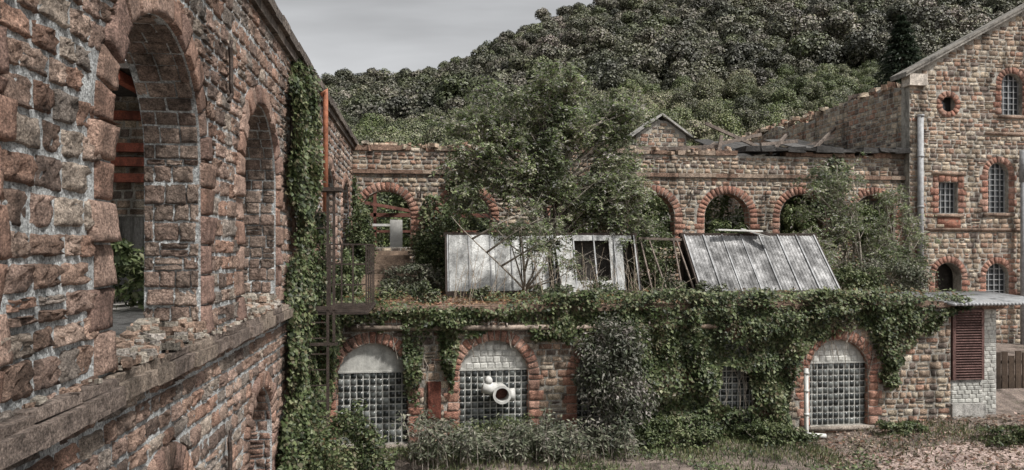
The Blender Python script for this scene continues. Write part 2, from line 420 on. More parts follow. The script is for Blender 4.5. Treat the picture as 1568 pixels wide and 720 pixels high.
for o in up[1:3]:
    rubble(mb,260,(XL-TH,XL+.12),(o['c']-o['hw'],o['c']+o['hw']),(5.27,5.36),(.05,.17),[(.5,.45,.38),(.42,.3,.23),(.55,.5,.45)])
    rubble(mb,45,(XL-TH,XL),(o['c']+.6,o['c']+o['hw']),(5.3,5.5),(.1,.25),[(.5,.45,.38),(.42,.3,.23)])
rubble(mb,80,(XL-.1,XL+.15),(6,17),(5.25,5.29),(.03,.1),[(.5,.45,.38),(.42,.3,.23)])
rubble(mb,70,(XL-.6,XL+.1),(9,33),(11.42,11.5),(.08,.25),TAN)
mb.obj('sill_rubble',M_stone,LB)
mb=MB()
for (y,z) in ((12.05,9.3),(12.0,3.1),(17.5,9.3)):
    mb.tube([(XL+.11,y-.08,z-.5),(XL+.12,y+.05,z-.35),(XL+.12,y,z-.2),(XL+.12,y,z+.2),(XL+.12,y-.05,z+.35),(XL+.11,y+.08,z+.5)],.035,6)
mb.obj('wall_anchors',M_iron,LB)
# interior
mb=MB(); mb.box(-12,XL-TH-.01,1,34,4.7,5.0); mb.box(-12.4,-12,1,34,0,11); mb.obj('upper_floor_slab',M_concrete,LB)
mb=MB(); PI=PlaneY(22); wall(mb,PI,-12,XL-TH-.02,[(5,11,[op(-8.3,2.2,5,7.4,0)])],.5); mb.obj('cross_wall_core',M_mortar2,LB)
mb=MB(); masonry(mb,PI,-12,XL-TH-.02,5,11,[op(-8.3,2.2,5,7.4,0)],.05,BEIGE,n=4); mb.obj('cross_wall_stones',M_stone,LB)
mb=MB()
for z in (8.35,8.8,9.2,10.1): mb.box(-12,XL-TH-.05,21.6,21.85,z,z+.24)
for x in (-11,-9.2,-7.4,-5.6): mb.box(x,x+.22,17,21.5,10.55,10.78)
mb.obj('red_steel_beams',surf('interior_red_paint',(.27,.08,.05),rough=.6,bump=.2),LB)
mb=MB(); mb.box(-12,XL-TH-.05,18.5,34,10.8,10.98); mb.obj('roof_slab',M_dark,LB)
mb=MB(); mb.tube([(-2.85,21.6,10.9),(-2.7,21.6,11.05),(-2.72,21.6,10.8),(-2.72,21.6,7.3)],.075,10); 
mb.obj('rain_pipe',M_pipe,LB,True)

# ================================================================ BACK ARCADE WALL
BW=empty('ruined_arcade_wall'); PB=PlaneY(34)
ba=[op(c,1.15,6.55,8.0) for c in (-1.6,2.1,7.2,11.0,14.8,18.65,22.45)]
mb=MB(); wall(mb,PB,XL,24.1,[(4.5,11.0,ba)],.6); mb.obj('wall_core',M_mortar2,BW)
mb=MB(); rag=lambda u:11.15+.22*sn(np.asarray(u),0*np.asarray(u),5,1.5)
masonry(mb,PB,XL,24.1,4.6,9.9,ba,.36,BEIGE,n=5,h=(.16,.27),w=(.2,.5)); masonry(mb,PB,XL,24.1,10.12,11.45,[],.36,BEIGE,n=5,top=rag,h=(.16,.25),w=(.2,.5))
mb.obj('facing_stones',M_stone,BW,True)
mb=MB()
for o in ba: surround(mb,o,PB,.4,RED2,gn=5); reveal(mb,o,PB,.6,RED2,4)
mb.obj('arch_surrounds',M_stone,BW,True)
mb=MB(); u=XL
while u<24:
    l=R.uniform(.5,1.1); c=pick([(.36,.28,.22),(.3,.2,.15)],1)[0]
    mb.lbox(PB,u,min(u+l,24.1)-.01,9.92,10.1,-.05,.13,c,.01)
    if R.rand()<.75: mb.lbox(PB,u,min(u+l,24.1)-.01,11.0,11.0+R.uniform(.1,.3),-.55,.1,c,.03)
    u+=l
rubble(mb,220,(XL,15),(33.9,34.5),(11.05,11.35),(.12,.35),BEIGE)
mb.obj('string_course_and_broken_top',M_stone,BW)
mb=MB(); u=15.6
while u<24.1:
    l=R.uniform(.4,.9); mb.lbox(PB,u,u+l+.05,11.22+R.uniform(-.05,.04),11.42+R.uniform(-.05,.1),-.9,.38+R.uniform(-.08,.12),(1,1,1),.04); u+=l
mb.obj('felt_roof_edge',M_felt,BW)
mb=MB()
for c in (-.0,12.9,16.7,20.6):
    mb.tube([(c-.1,33.86,8.7),(c,33.85,8.85),(c,33.85,9.2),(c+.1,33.86,9.35)],.03,5); mb.box(c-.2,c+.2,33.8,33.84,9.0,9.05)
mb.obj('wall_anchors',M_iron,BW)
CR=empty('collapsed_roof_timbers'); mb=MB()
for i in range(20):
    x=R.uniform(13,23); mb.beam((x,R.uniform(35,40),11+R.uniform(-.3,.4)),(x+R.uniform(1.5,5),R.uniform(38,46),11.8+R.uniform(0,1.0)),.1,.14)
for a,b in (((17.2,34.3,11.2),(21.5,41,13.2)),((16.6,34.2,11.6),(19.2,35.5,12.0)),((20,36,11.3),(24.0,40,13.5)),((14.2,34,10.4),(14.6,34.2,12)),((9.5,34.3,11.2),(14.6,34.4,11.5)),((10,34.5,11.4),(14,34.3,11.25)),((14.5,36,12.9),(18.5,37,11.6)),((14,35,11.5),(17.5,36,12.4))): mb.beam(a,b,.12,.16)
mb.obj('timbers',M_wood,CR)
mb=MB()
for i in range(11):
    x=15+i*.8; z=R.uniform(-.15,.2); j=R.uniform(-.4,.4)
    mb.hexa([(x,35,11.2+z),(x+.9,35,11.25+z),(x+1.9+j,42,12.9+z),(x+1+j,42,12.85+z),(x,35,11.26+z),(x+.9,35,11.3+z),(x+1.9+j,42,12.96+z),(x+1+j,42,12.9+z)],np.array((1,1,1))*R.uniform(.8,2.2))
mb.obj('roof_sheets',M_felt,CR)
RS=empty('ruined_red_steel_frame'); mb=MB()
mb.box(-3,3.6,38,38.3,8.1,8.3); mb.box(-3,3.6,38,38.3,7.3,7.42); mb.box(-2.4,-2.25,38,38.3,4.6,9.5);mb.box(1.9,2.05,38,38.3,4.6,9.5); mb.beam((-3,37,8.8),(1,39,8.2),.12,.16)
mb.obj('beams',M_rust,RS)
mb=MB(); mb.box(-1.5,-.9,36.5,36.9,5,7.9); mb.box(-2.9,-1.2,37.2,37.3,7.6,7.72); mb.obj('white_panel',M_white,RS)
ST=empty('stone_steps'); mb=MB()
for i in range(9): mb.box(-2.5+R.uniform(-.05,.05),-.5+R.uniform(-.1,.1),30.3+i*.4,30.72+i*.4,4.55,4.78+i*.2,(.8,.62,.5))
mb.obj('steps',M_concrete,ST)
SG=empty('small_gabled_outbuilding'); PG=PlaneY(45); gt=lambda u:13.7+1.15*(1-np.abs(np.asarray(u)-15.2)/1.65)
mb=MB(); wall(mb,PG,13.55,16.85,[(4,9,[]),(9,15,[])],3,top=gt); mb.obj('wall_core',M_mortar2,SG)
mb=MB(); masonry(mb,PG,13.55,16.85,9,15,[],.3,BEIGE,n=4,top=gt); mb.obj('facing_stones',M_stone,SG)
mb=MB()
for s in (-1,1):
    a=(15.2,14.92);b=(15.2+s*2.0,13.5)
    mb.hexa([(a[0],44.7,a[1]),(b[0],44.7,b[1]),(b[0],48,b[1]),(a[0],48,a[1]),(a[0],44.7,a[1]+.14),(b[0],44.7,b[1]+.14),(b[0],48,b[1]+.14),(a[0],48,a[1]+.14)])
mb.obj('roof',M_concrete,SG)

# ================================================================ LOWER ANNEX
AX=empty('annex_with_glass_block_windows'); PA=PlaneY(24)
W=[op(-1.54,1.14,.15,2.28),op(2.4,1.15,.55,2.3),op(6.35,1.15,.4,2.25),op(10.4,1.15,.35,2.25),op(14.55,1.1,.28,2.2)]
mb=MB(); wall(mb,PA,XL,18.8,[(0,4.45,W)],.5); mb.obj('wall_core',M_mortar2,AX)
mb=MB(); masonry(mb,PA,XL,18.8,0.02,4.4,W,.36,BEIGE,n=5,h=(.16,.28),w=(.2,.5)); mb.obj('facing_stones',M_stone,AX,True)
mb=MB()
for o in W: surround(mb,o,PA,.38,RED2,gn=6); reveal(mb,o,PA,.2,RED2,4)
for o in W: mb.lbox(PA,o['c']-o['hw']-.15,o['c']+o['hw']+.15,o['z0']-.14,o['z0']-.003,-.2,.12,(.4,.35,.3),.005)
mb.obj('arch_surrounds',M_stone,AX,True)
for wi,o in enumerate(W):
    gz=2.45; c0,c1=o['c']-o['hw'],o['c']+o['hw']
    nx=11; nz=int(round((gz-o['z0'])/.208)); dx=(c1-c0)/nx; dz=(gz-o['z0'])/nz
    mb=MB()
    mb.lbox(PA,c0,c1,o['z0'],gz,-.3,-.2,(1,1,1)); 
    t=np.linspace(0,math.pi,25); us=o['c']+o['hw']*np.cos(t); vs=np.maximum(o['zs']+o['hw']*np.sin(t),gz)
    for i in range(24):
        if vs[i]>gz or vs[i+1]>gz: mb.add([PA(us[i],gz,-.2),PA(us[i+1],gz,-.2),PA(us[i+1],vs[i+1],-.2),PA(us[i],vs[i],-.2)],q=[(0,1,2,3)])
    mb.lbox(PA,c0,c1,gz-.003,gz+.05,-.2,-.15,(1,1,1))
    mb.obj('window_panel_%d'%wi,M_plaster,AX)
    r=[(c0+dx*i+.017,o['z0']+dz*j+.017,c0+dx*(i+1)-.017,o['z0']+dz*(j+1)-.017) for i in range(nx) for j in range(nz) if abs(c0+dx*(i+.5)-o['c'])<np.sqrt(max(0,o['hw']**2-max(0,o['z0']+dz*(j+.6)-o['zs'])**2))]
    mb=MB(); r=np.array(r)
    cc=pick([(.02,.024,.024),(.035,.04,.04),(.06,.065,.062),(.13,.14,.135)],len(r))
    patches(mb,grid(r,5,0),lambda u,v,q:PA(u,v,q-.19),.018,.004,cc); mb.obj('glass_blocks_%d'%wi,M_glass,AX,True)
    if wi in (1,4):
        rr=courses(c0,c1,gz+.05,3.5,(.2,.2),(.24,.24),.012,0)
        G=grid(rr,4,0)
        k=np.maximum(abs(rr[:,0]-o['c']),abs(rr[:,2]-o['c']))**2+(rr[:,3]-o['zs'])**2<(o['hw']-.01)**2
        mb=MB(); patches(mb,G[k],lambda u,v,q:PA(u,v,q-.19),.012,0,pick([(.66,.66,.62),(.55,.55,.52)],k.sum(),.05)); mb.obj('tympanum_tiles_%d'%wi,M_tile,AX)
mb=MB(); mb.box(XL+.01,20.9,24.02,33.98,4.3,4.6); mb.box(XL+.01,20.9,23.85,24.02,4.4,4.56); mb.obj('flat_roof_slab',M_litter,AX)
mb=MB(); mb.tube([(-2.2,23.82,3.93),(7.6,23.82,3.86)],.09,10,(.8,.75,.7)); mb.tube([(7.6,23.82,3.86),(12,23.82,3.83)],.09,10,(.8,.7,.6))
for x in np.arange(-2,12,1.6): mb.box(x-.02,x+.02,23.7,24,3.95,4.05)
mb.obj('gutter',surf('gutter_metal',(.38,.33,.29),rough=.6,bump=.2),AX,True)
mb=MB(); mb.box(.22,.66,23.86,23.96,.95,2.15); mb.box(.25,.63,23.83,23.86,1.0,2.1); mb.box(.3,.36,23.8,23.83,1.5,1.6); mb.obj('rusted_electrical_box',surf('rusted_sheet',(.14,.05,.035),bump=.3),AX)
mb=MB(); mb.box(18.83,20.1,24.05,26,.35,4.4); mb.obj('cabinet_body',M_concrete,AX)
mb=MB(); 
mb.box(18.85,18.97,23.94,24.04,1.78,4.3); mb.box(19.98,20.08,23.94,24.04,1.78,4.3); mb.box(18.97,19.98,23.94,24.04,4.2,4.3)
for i in range(26):
    z=1.8+i*.093; mb.hexa([(18.97,23.93,z),(19.98,23.93,z),(19.98,24.03,z+.06),(18.97,24.03,z+.06),(18.97,23.93,z+.015),(19.98,23.93,z+.015),(19.98,24.03,z+.075),(18.97,24.03,z+.075)],np.array((1,1,1))*R.uniform(.7,1.1))
mb.obj('louvres',surf('louvre_paint',(.12,.068,.06),rough=.6,bump=.15),AX)
mb=MB()
for (a,b,z0,z1) in ((18.85,20.08,.95,1.75),(20.12,20.85,.5,4.35)):
    rr=courses(a,b,z0,z1,(.15,.15),(.28,.28),.01,0); patches(mb,grid(rr,4,0),PlaneY(24.02 if a<20 else 24.3),.014,0,pick([(.58,.58,.54),(.46,.46,.43)],len(rr),.08))
mb.obj('white_glazed_bricks',M_tile,AX)
mb=MB(); mb.box(20.11,20.86,24.31,26,.2,4.4); mb.box(18.8,20.1,23.9,24.04,.2,.94); mb.obj('pier_and_plinth',M_concrete,AX)
mb=MB()
for i in range(30):
    x=18.6+i*.14; mb.tube([(x,23.5,4.52),(x,26.8,4.72)],.06,6)
mb.obj('corrugated_canopy',M_zinc,AX,True)
VP=empty('vent_pipe'); mb=MB()
mb.tube([(2.62,24.2,1.75),(2.62,23.55,1.75)],.26,24,cap=False); mb.tube([(2.62,23.55,1.75),(2.62,23.5,1.75)],.3,24,cap=False); mb.tube([(2.62,23.5,1.75),(2.62,23.95,1.75)],.22,24,cap=False)
a=np.linspace(0,2*math.pi,25)
for i in range(24):
    mb.add([(2.62+r_*math.cos(t),23.5,1.75+r_*math.sin(t)) for r_,t in ((.22,a[i]),(.3,a[i]),(.3,a[i+1]),(.22,a[i+1]))],q=[(0,1,2,3)])
mb.tube([(2.0,23.75,1.98),(2.45,23.75,1.9)],.2,16); mb.tube([(2.85,23.75,1.72),(3.05,23.75,1.72)],.2,16)
mb.tube([(2.2,23.9,2.2),(2.2,23.6,2.2)],.12,12)
mb.obj('pipe',M_white,VP,True)
mb=MB(); mb.tube([(2.62,23.96,1.75),(2.62,23.98,1.75)],.24,20); mb.obj('inner_back_plate',M_rust,VP)
DP=empty('white_downpipe'); mb=MB(); mb.tube([(13.05,23.5,2.4),(13.05,23.5,.25),(13.1,23.48,.14),(13.7,23.4,.1)],.075,10)
for z in (.8,1.6,2.2): mb.tube([(13.05,23.5,z),(13.05,23.5,z+.08)],.095,10)
mb.obj('pipe',M_white,DP,True)

# ================================================================ SKYLIGHTS on the terrace
def skyl(name,x0,x1,panels,y0,mat,rib):
    e=empty(name); z0,y1,z1=4.75,29,7.0
    L=math.hypot(y1-y0,z1-z0); ny,nz_=-(z1-z0)/L,(y1-y0)/L
    f=lambda x,t,o:(x,y0+(y1-y0)*t+o*ny,z0+(z1-z0)*t+o*nz_)
    mb=MB()
    for a,b,t0,t1,sag in panels:
        k=int((b-a)/rib)+1; xs=np.linspace(a,b,k+1)
        for i in range(k):
            oo=.01+(.012 if i%2 else 0)+R.uniform(0,.02)*(rib>.3); tt=t0+R.uniform(0,.03)
            mb.hexa([f(xs[i],tt,oo-sag),f(xs[i+1],tt,oo-sag),f(xs[i+1],t1,oo),f(xs[i],t1,oo),f(xs[i],tt,oo+.03-sag),f(xs[i+1],tt,oo+.03-sag),f(xs[i+1],t1,oo+.03),f(xs[i],t1,oo+.03)],np.array((1,1,1))*R.uniform(.7,1.15))
    mb.obj('panels',mat,e)
    mb=MB(); x=x0
    while x<=x1+.01:
        mb.beam(f(x,0,.06),f(x,1,.06),.05,.07,(1,1,1)); x+=(x1-x0)/round((x1-x0)/.8)
    mb.obj('glazing_bars',M_zinc,e)
    mb=MB(); mb.box(x0-.15,x1+.15,28.95,29.2,6.95,7.12); mb.box(x0-.1,x1+.1,y0-.15,y0,4.6,4.85); mb.box(x0-.1,x0,y0,29.2,4.6,4.8)
    mb.beam((x0-.05,y0,4.7),(x0-.05,29,7),.1,.14); mb.beam((x1+.05,y0,4.7),(x1+.05,29,7),.1,.14); mb.box(x0-.1,x0+.0,29.0,29.15,4.6,7)
    mb.box(x1,x1+.1,29.0,29.15,4.6,7); mb.obj('frame',M_iron,e)
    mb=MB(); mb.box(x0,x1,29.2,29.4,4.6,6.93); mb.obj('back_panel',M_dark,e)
    return e
skyl('terrace_skylight',1.05,8.6,[(1.1,2.9,0,1,0),(2.92,3.9,0,1,.02),(3.95,5.0,.0,.98,.03),(5.55,6.05,.0,1,.02),(5.0,8.5,.88,1,0),(7.55,8.1,.0,.9,.2),(6.05,7.5,.0,.2,.0)],28.1,M_skyg,.9)
skyl('terrace_skylight',10.75,16.4,[(10.8,16.35,0,1,0)],27,M_skyl,.07)
mb=MB(); 
mb.beam((12,28.6,7.25),(14,28.8,7.2),.3,.06); mb.beam((13.2,28.9,7.3),(14.2,28.2,6.9),.25,.05); mb.obj('loose_gutter_section',M_white,None)
e=empty('leaning_glass_frame'); mb=MB(); mb.hexa([(5.4,27.4,4.6),(6.0,27.4,4.6),(5.7,28,6.6),(5.2,28,6.6),(5.4,27.45,4.6),(6.0,27.45,4.6),(5.7,28.05,6.6),(5.2,28.05,6.6)]); mb.obj('sheet',M_skyg,e)
e=empty('broken_skylight_frame'); mb=MB()
for x in (8.9,9.5,10.1,10.6): mb.beam((x,27.2,4.6),(x+R.uniform(-.3,.3),28.9,6.8),.05,.07)
mb.beam((8.8,28.9,6.9),(10.7,28.9,6.85),.08,.1); mb.beam((8.8,27.3,4.9),(10.7,27.5,4.8),.06,.08)
mb.obj('bars',M_wood,e)

# ================================================================ RIGHT GABLED BUILDING
RB=empty('gabled_brick_building'); PR=PlaneY(33.6)
gt=lambda u:np.where(np.asarray(u)<33.5,15.15+.55*(np.asarray(u)-24.1),20.32-.55*(np.asarray(u)-33.5))
gt1=lambda u:float(gt(u))
o1=[op(26.2,.72,3.7,5.05),op(28.9,.62,3.8,5.1)]
o2=[op(26.2,.52,8.25,9.8,0),op(28.95,.56,8.3,10.25)]
o3=[op(26.2,.4,13.3,14.1,0,m=.28)]; o4=[op(29.7,.58,13.25,14.75),op(33.5,.58,13.25,14.75)]
mb=MB(); wall(mb,PR,24.1,42,[(1.2,7,o1),(7,12,o2),(12,16,o3+o4)],.6,top=gt1); mb.obj('wall_core',M_mortar2,RB)
allo=o1+o2+o4+[op(26.2,.4,13.3,14.1,0,m=.24)]
mb=MB(); masonry(mb,PR,24.1,36,1.2,20,allo,.32,BEIGE,n=5,top=gt,h=(.17,.3),w=(.22,.55)); mb.obj('facing_stones',M_stone,RB,True)
mb=MB()
for o in o1+o2+o4: surround(mb,o,PR,.34,RED2,gn=5)
ang=np.linspace(0,2*math.pi,15); r=np.stack([ang[:-1]+.02,np.full(14,.0),ang[1:]-.02,np.full(14,1.)],1); G=grid(r,5,.0); a=G[...,0];t=.37+G[...,1]*.3
patches(mb,np.stack([26.2+t*np.cos(a),13.7+t*np.sin(a)],-1),PR,.06,.004,pick(RED2,14))
for z,a,b in ((7.35,24.2,36),(12.2,28.2,30.3),(8.05,25.4,27),(10.15,25.3,27.1),(8.1,28.1,29.8),(13.05,28.9,30.5)): mb.lbox(PR,a,b,z,z+.16,-.01,.1,(.36,.26,.2),.008)
mb.lbox(PR,25.6,26.85,7.5,8.04,0,.04,(.36,.17,.12))
mb.obj('dressed_surrounds',M_stone,RB,True)
mb=MB(); gl=MB()
for o,nx,nz in ((o1[1],4,7),(o2[0],4,5),(o2[1],4,9),(o4[0],4,7),(o4[1],4,7)):
    a,b=o['c']-o['hw'],o['c']+o['hw']; tp=o['zs']+o['r']
    for i in range(nx+1):
        u=a+(b-a)*i/nx; uu=np.clip(u,a+.03,b-.03); mb.lbox(PR,uu-.02,uu+.02,o['z0'],float(arch(o,np.array(uu))),-.28,-.22)
    for j in range(nz+1):
        z=o['z0']+(tp-o['z0'])*j/nz; hw=o['hw']*math.sqrt(max(0,1-((z-o['zs'])/o['r'])**2)) if (z>o['zs'] and o['r']>0) else o['hw']
        if hw>.1: mb.lbox(PR,o['c']-hw,o['c']+hw,z-.016,z+.016,-.275,-.225)
    us=np.linspace(a,b,17); vs=arch(o,us)
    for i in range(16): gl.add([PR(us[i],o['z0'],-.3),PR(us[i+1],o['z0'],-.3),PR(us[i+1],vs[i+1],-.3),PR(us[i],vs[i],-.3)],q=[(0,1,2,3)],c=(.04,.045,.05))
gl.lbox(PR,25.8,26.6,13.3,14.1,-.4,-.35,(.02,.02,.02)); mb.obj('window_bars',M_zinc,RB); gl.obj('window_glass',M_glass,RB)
mb=MB(); mb.lbox(PR,25.5,26.1,3.7,5.7,-.9,-.6); mb.obj('red_door_leaf',M_rust,RB)
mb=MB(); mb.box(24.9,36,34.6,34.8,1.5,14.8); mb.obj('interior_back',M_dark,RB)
mb=MB()
for (a,b) in ((23.7,33.55),(33.45,42.3)):
    za,zb=gt1(a) if a>24.1 else 15.15+.55*(a-24.1),gt1(b)
    for (o0,o1_,h0,h1) in ((.3,-.9,.02,.16),(.34,-.95,.165,.26)):
        q=[(a,33.6-o0,za+h0),(b,33.6-o0,zb+h0),(b,33.6-o1_,zb+h0),(a,33.6-o1_,za+h0),(a,33.6-o0,za+h1),(b,33.6-o0,zb+h1),(b,33.6-o1_,zb+h1),(a,33.6-o1_,za+h1)]; mb.hexa(q,(.65,.63,.6))
mb.box(23.95,24.9,33.35,34.0,14.55,15.12,(1.5,1.4,1.3)); mb.obj('verge_and_kneeler',M_concrete,RB)
PS=PlaneX(24.1,-1); st_=lambda u:14.9+.25*sn(np.asarray(u),0*np.asarray(u),9,1.2)-.02*(np.asarray(u)-34)
mb=MB(); wall(mb,PS,34.2,60,[(4,13,[]),(13,15,[])],.55,top=lambda u:float(st_(u))-.1); mb.obj('side_wall_core',M_mortar2,RB)
mb=MB(); masonry(mb,PS,34.2,60,9,15.4,[],.3,BEIGE,n=4,top=st_,h=(.2,.32),w=(.3,.6)); rubble(mb,140,(24.0,24.6),(35,60),(14.6,15.0),(.2,.5),BEIGE); mb.obj('side_wall_stones',M_stone,RB)
mb=MB(); mb.tube([(24.55,33.4,13.1),(24.55,33.4,4.2)],.14,12)
for z in (6,8.5,11,13): mb.tube([(24.55,33.4,z),(24.55,33.4,z+.1)],.17,12)
mb.tube([(30.0,33.2,11.3),(30.0,33.2,1.2)],.14,12); mb.tube([(30.0,33.2,9.8),(30.0,33.2,11.4)],.19,12); mb.obj('downpipes',M_zinc,RB,True)

# ================================================================ IRON STAIR / GANTRY
IG=empty('iron_access_gantry'); mb=MB()
for x in (-2.95,-2.46,-2.3): mb.box(x-.035,x+.035,19.97,20.03,0 if x<-2.4 else 4.0,8.1 if x>-2.9 else 8.05)
mb.box(-3.1,-2.1,19.9,20.5,8.02,8.12); mb.box(-3.1,-1.4,19.95,20.05,4.85,4.95); mb.box(-3.1,-2.2,19.95,20.05,3.9,3.97)
for x in (-2.4,-2.1,-1.8,-1.45): mb.box(x-.02,x+.02,19.98,20.02,4.95,6.6)
for z in (5.5,6.05,6.58): mb.box(-2.46,-1.43,19.985,20.015,z,z+.04)
for x in (-1.45,): 
    for y in (20.8,21.6,22.4,23.2): mb.box(x-.02,x+.02,y-.02,y+.02,4.7,6.6)
    mb.box(x-.015,x+.015,20,23.2,6.58,6.62); mb.box(x-.015,x+.015,20,23.2,5.8,5.83)
for i in range(18): mb.box(-2.92,-2.5,19.985,20.015,.3+i*.42,.33+i*.42)
for i in range(9): mb.box(-3.1,-1.4,20+i*.45,20.3+i*.45,4.72,4.76)
mb.obj('frame',M_iron,IG)
RR=empty('rusty_riser_pipe'); mb=MB(); mb.tube([(-2.98,22.8,6),(-2.98,22.8,0)],.08,8); mb.obj('pipe',M_pipe,RR)

# ================================================================ TERRAIN
def smooth(x): x=np.clip(x,0,1); return x*x*(3-2*x)
def gh(X,Y): return 1.7*smooth((X-17)/5)*smooth((Y-24)/6)+.45*smooth((X-13)/6)*smooth((Y-20)/4)*(1-smooth((Y-24)/6)) + .05*sn(X,Y,3,1.3)*(Y<24)-.03
def sheet(name,xs,ys,f,mat):
    X,Y=np.meshgrid(xs,ys); Z=f(X,Y); nx=len(xs)
    i=np.arange(len(ys)-1)[:,None]*nx+np.arange(nx-1)[None]; i=i.ravel()
    mb=MB(); mb.add(np.stack([X,Y,Z],-1),q=np.stack([i,i+1,i+nx+1,i+nx],1)); return mb.obj(name,mat,None,True)
xs=np.unique(np.concatenate([np.linspace(-1500,-40,10),np.linspace(-40,60,160),np.linspace(60,1500,10)])); ys=np.unique(np.concatenate([np.linspace(-800,-10,8),np.linspace(-10,60,120),np.linspace(60,2500,10)]))
sheet('ground',xs,ys,gh,surf('yard_ground',(.27,.22,.19),msc=2,fsc=25,bump=1,bdist=.1,streak=False,stain=.4,moss=.6))
t=np.linspace(0,1,60); cx=13.5+16*t; cy=20.2+3.2*t**1.3; wd=1.1+.5*t
U,V=np.meshgrid(np.linspace(-1,1,14),np.arange(60)); X=cx[V]+.25*U; Y=cy[V]+U*wd[V]+.2*sn(cx[V],U,77,1.2)
mb=MB(); i=np.arange(59)[:,None]*14+np.arange(13)[None]; i=i.ravel()
mb.add(np.stack([X,Y,gh(X,Y)+.012+.02*(1-U*U)],-1),q=np.stack([i,i+1,i+15,i+14],1)); mb.obj('dirt_path',surf('path_dirt',(.46,.36,.32),msc=3,fsc=22,bump=1,bdist=.08,streak=False,stain=.5),None,True)
RX=[-400,-54,0,28,58,109,157,260,380,600];RZ=[85,88,90,106,127,145,158,176,172,160]
def hh(X,Y):
    zr=np.interp(X,RX,RZ); t=(Y-50)/370; return np.where(t<1,zr*np.clip(t,-1,1),zr-(Y-420)*.3)+9*sn(X,Y,11,.035)*np.clip(t,0,1)*np.clip((440-Y)/150,0,1)-1
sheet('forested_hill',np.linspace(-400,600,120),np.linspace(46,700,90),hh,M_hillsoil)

def proto(name,n,L,h,r,pal,jit=.25,lobes=12):
    mb=MB(); d=unit(R.normal(0,1,(lobes,3))); d[:,2]=abs(d[:,2])*.9-.15
    cc=np.array([0,0,h*.55])+d*[r*.62,r*.62,h*.32]; cc[0]=(0,0,h*.62); rad=R.uniform(.3,.5,lobes)*r
    idx=R.randint(0,lobes,n); q=unit(R.normal(0,1,(n,3))+[0,0,.35]); p=cc[idx]+q*rad[idx][:,None]*R.uniform(.8,1.08,(n,1))
    leaves(mb,p,q,L,.85,pal,jit=jit)
    mb.tube([(0,0,-1),(0,0,h*.5),(0,0,h*.75)],[.18,.12,.04],5,c=(.1,.08,.06))
    return mb.obj(name,M_forest,None,False,link=False)
GREY=[(.13,.125,.11),(.10,.10,.078),(.19,.18,.17),(.05,.053,.04),(.12,.125,.085)]
def scatter(name,pts,scl,protos):
    col=bpy.data.collections.new(name+'_prototypes')
    for p in protos: col.objects.link(p)
    me=bpy.data.meshes.new(name); me.vertices.add(len(pts)); me.vertices.foreach_set('co',np.asarray(pts,np.float32).ravel())
    a=me.attributes.new('scl','FLOAT','POINT'); a.data.foreach_set('value',np.asarray(scl,np.float32))
    a=me.attributes.new('rz','FLOAT_VECTOR','POINT'); rv=np.zeros((len(pts),3),np.float32); rv[:,2]=R.uniform(0,6.28,len(pts)); a.data.foreach_set('vector',rv.ravel())
    ob=bpy.data.objects.new(name,me); scene.collection.objects.link(ob)
    ng=bpy.data.node_groups.new(name,'GeometryNodeTree')
    ng.interface.new_socket('Geometry',in_out='INPUT',socket_type='NodeSocketGeometry'); ng.interface.new_socket('Geometry',in_out='OUTPUT',socket_type='NodeSocketGeometry')
    gi=ng.nodes.new('NodeGroupInput');go=ng.nodes.new('NodeGroupOutput'); ip=ng.nodes.new('GeometryNodeInstanceOnPoints')
    ci=ng.nodes.new('GeometryNodeCollectionInfo'); ci.inputs['Collection'].default_value=col; ci.inputs['Separate Children'].default_value=True; ci.inputs['Reset Children'].default_value=True
    s=ng.nodes.new('GeometryNodeInputNamedAttribute'); s.data_type='FLOAT'; s.inputs['Name'].default_value='scl'
    r=ng.nodes.new('GeometryNodeInputNamedAttribute'); r.data_type='FLOAT_VECTOR'; r.inputs['Name'].default_value='rz'
    ri=ng.nodes.new('FunctionNodeRandomValue'); ri.data_type='INT'
    for i_ in ri.inputs:
        if i_.name=='Min' and i_.type=='INT': i_.default_value=0
        if i_.name=='Max' and i_.type=='INT': i_.default_value=len(protos)-1
    l=ng.links.new
    l(gi.outputs[0],ip.inputs['Points']); l(ci.outputs[0],ip.inputs['Instance']); ip.inputs['Pick Instance'].default_value=True
    l([o for o in ri.outputs if o.type=='INT'][0],ip.inputs['Instance Index'])
    l([o for o in s.outputs if o.enabled and o.type=='VALUE'][0],ip.inputs['Scale']); l([o for o in r.outputs if o.enabled and o.type=='VECTOR'][0],ip.inputs['Rotation'])
    l(ip.outputs[0],go.inputs[0])
    md=ob.modifiers.new('scatter','NODES'); md.node_group=ng
    return ob
pr=[proto('forest_tree_%d'%i,1900,.5,(9,11,12,10,8)[i],(3.8,4.1,3.5,4.8,3.4)[i],GREY,lobes=(8,11,9,13,6)[i],jit=.2) for i in range(5)]
n=11500; gy=np.sqrt(R.uniform(165**2,428**2,n)); gx=gy*R.uniform(-.22,1.12,n)
scatter('hill_forest',np.stack([gx,gy,hh(gx,gy)-1.5+R.uniform(-1.5,1.2,n)],1),np.exp(R.normal(-.1,.28,n)).clip(.5,1.6)*np.where(gy>405,.8,1),pr)
NG=[(.10,.12,.06),(.145,.165,.09),(.20,.21,.145),(.045,.055,.035),(.14,.135,.11)]
pr2=[proto('near_tree_%d'%i,7000,.34,(12,14,11,13)[i],(4.6,4.0,5,4.4)[i],NG,.3,26) for i in range(4)]
n=1150; Y=np.sqrt(R.uniform(58**2,172**2,n)); X=R.uniform(-.2,1.05,n)*Y
scatter('woodland_edge',np.stack([X,Y,hh(X,Y)-1.0],1),R.uniform(.5,.95,n)*np.where(X/Y>.3,.85,1),pr2)
e=empty('spruce_tree'); mb=MB(); c=np.array([55.,78.,21.5]); n=12000
t=R.uniform(0,1,n)**.8; k=np.round(t*16)/16; a=R.uniform(0,6.28,n); rr=(4.4+.8*np.sin(a*5+k*40))*(1-k)**.8*R.uniform(.15,1,n)
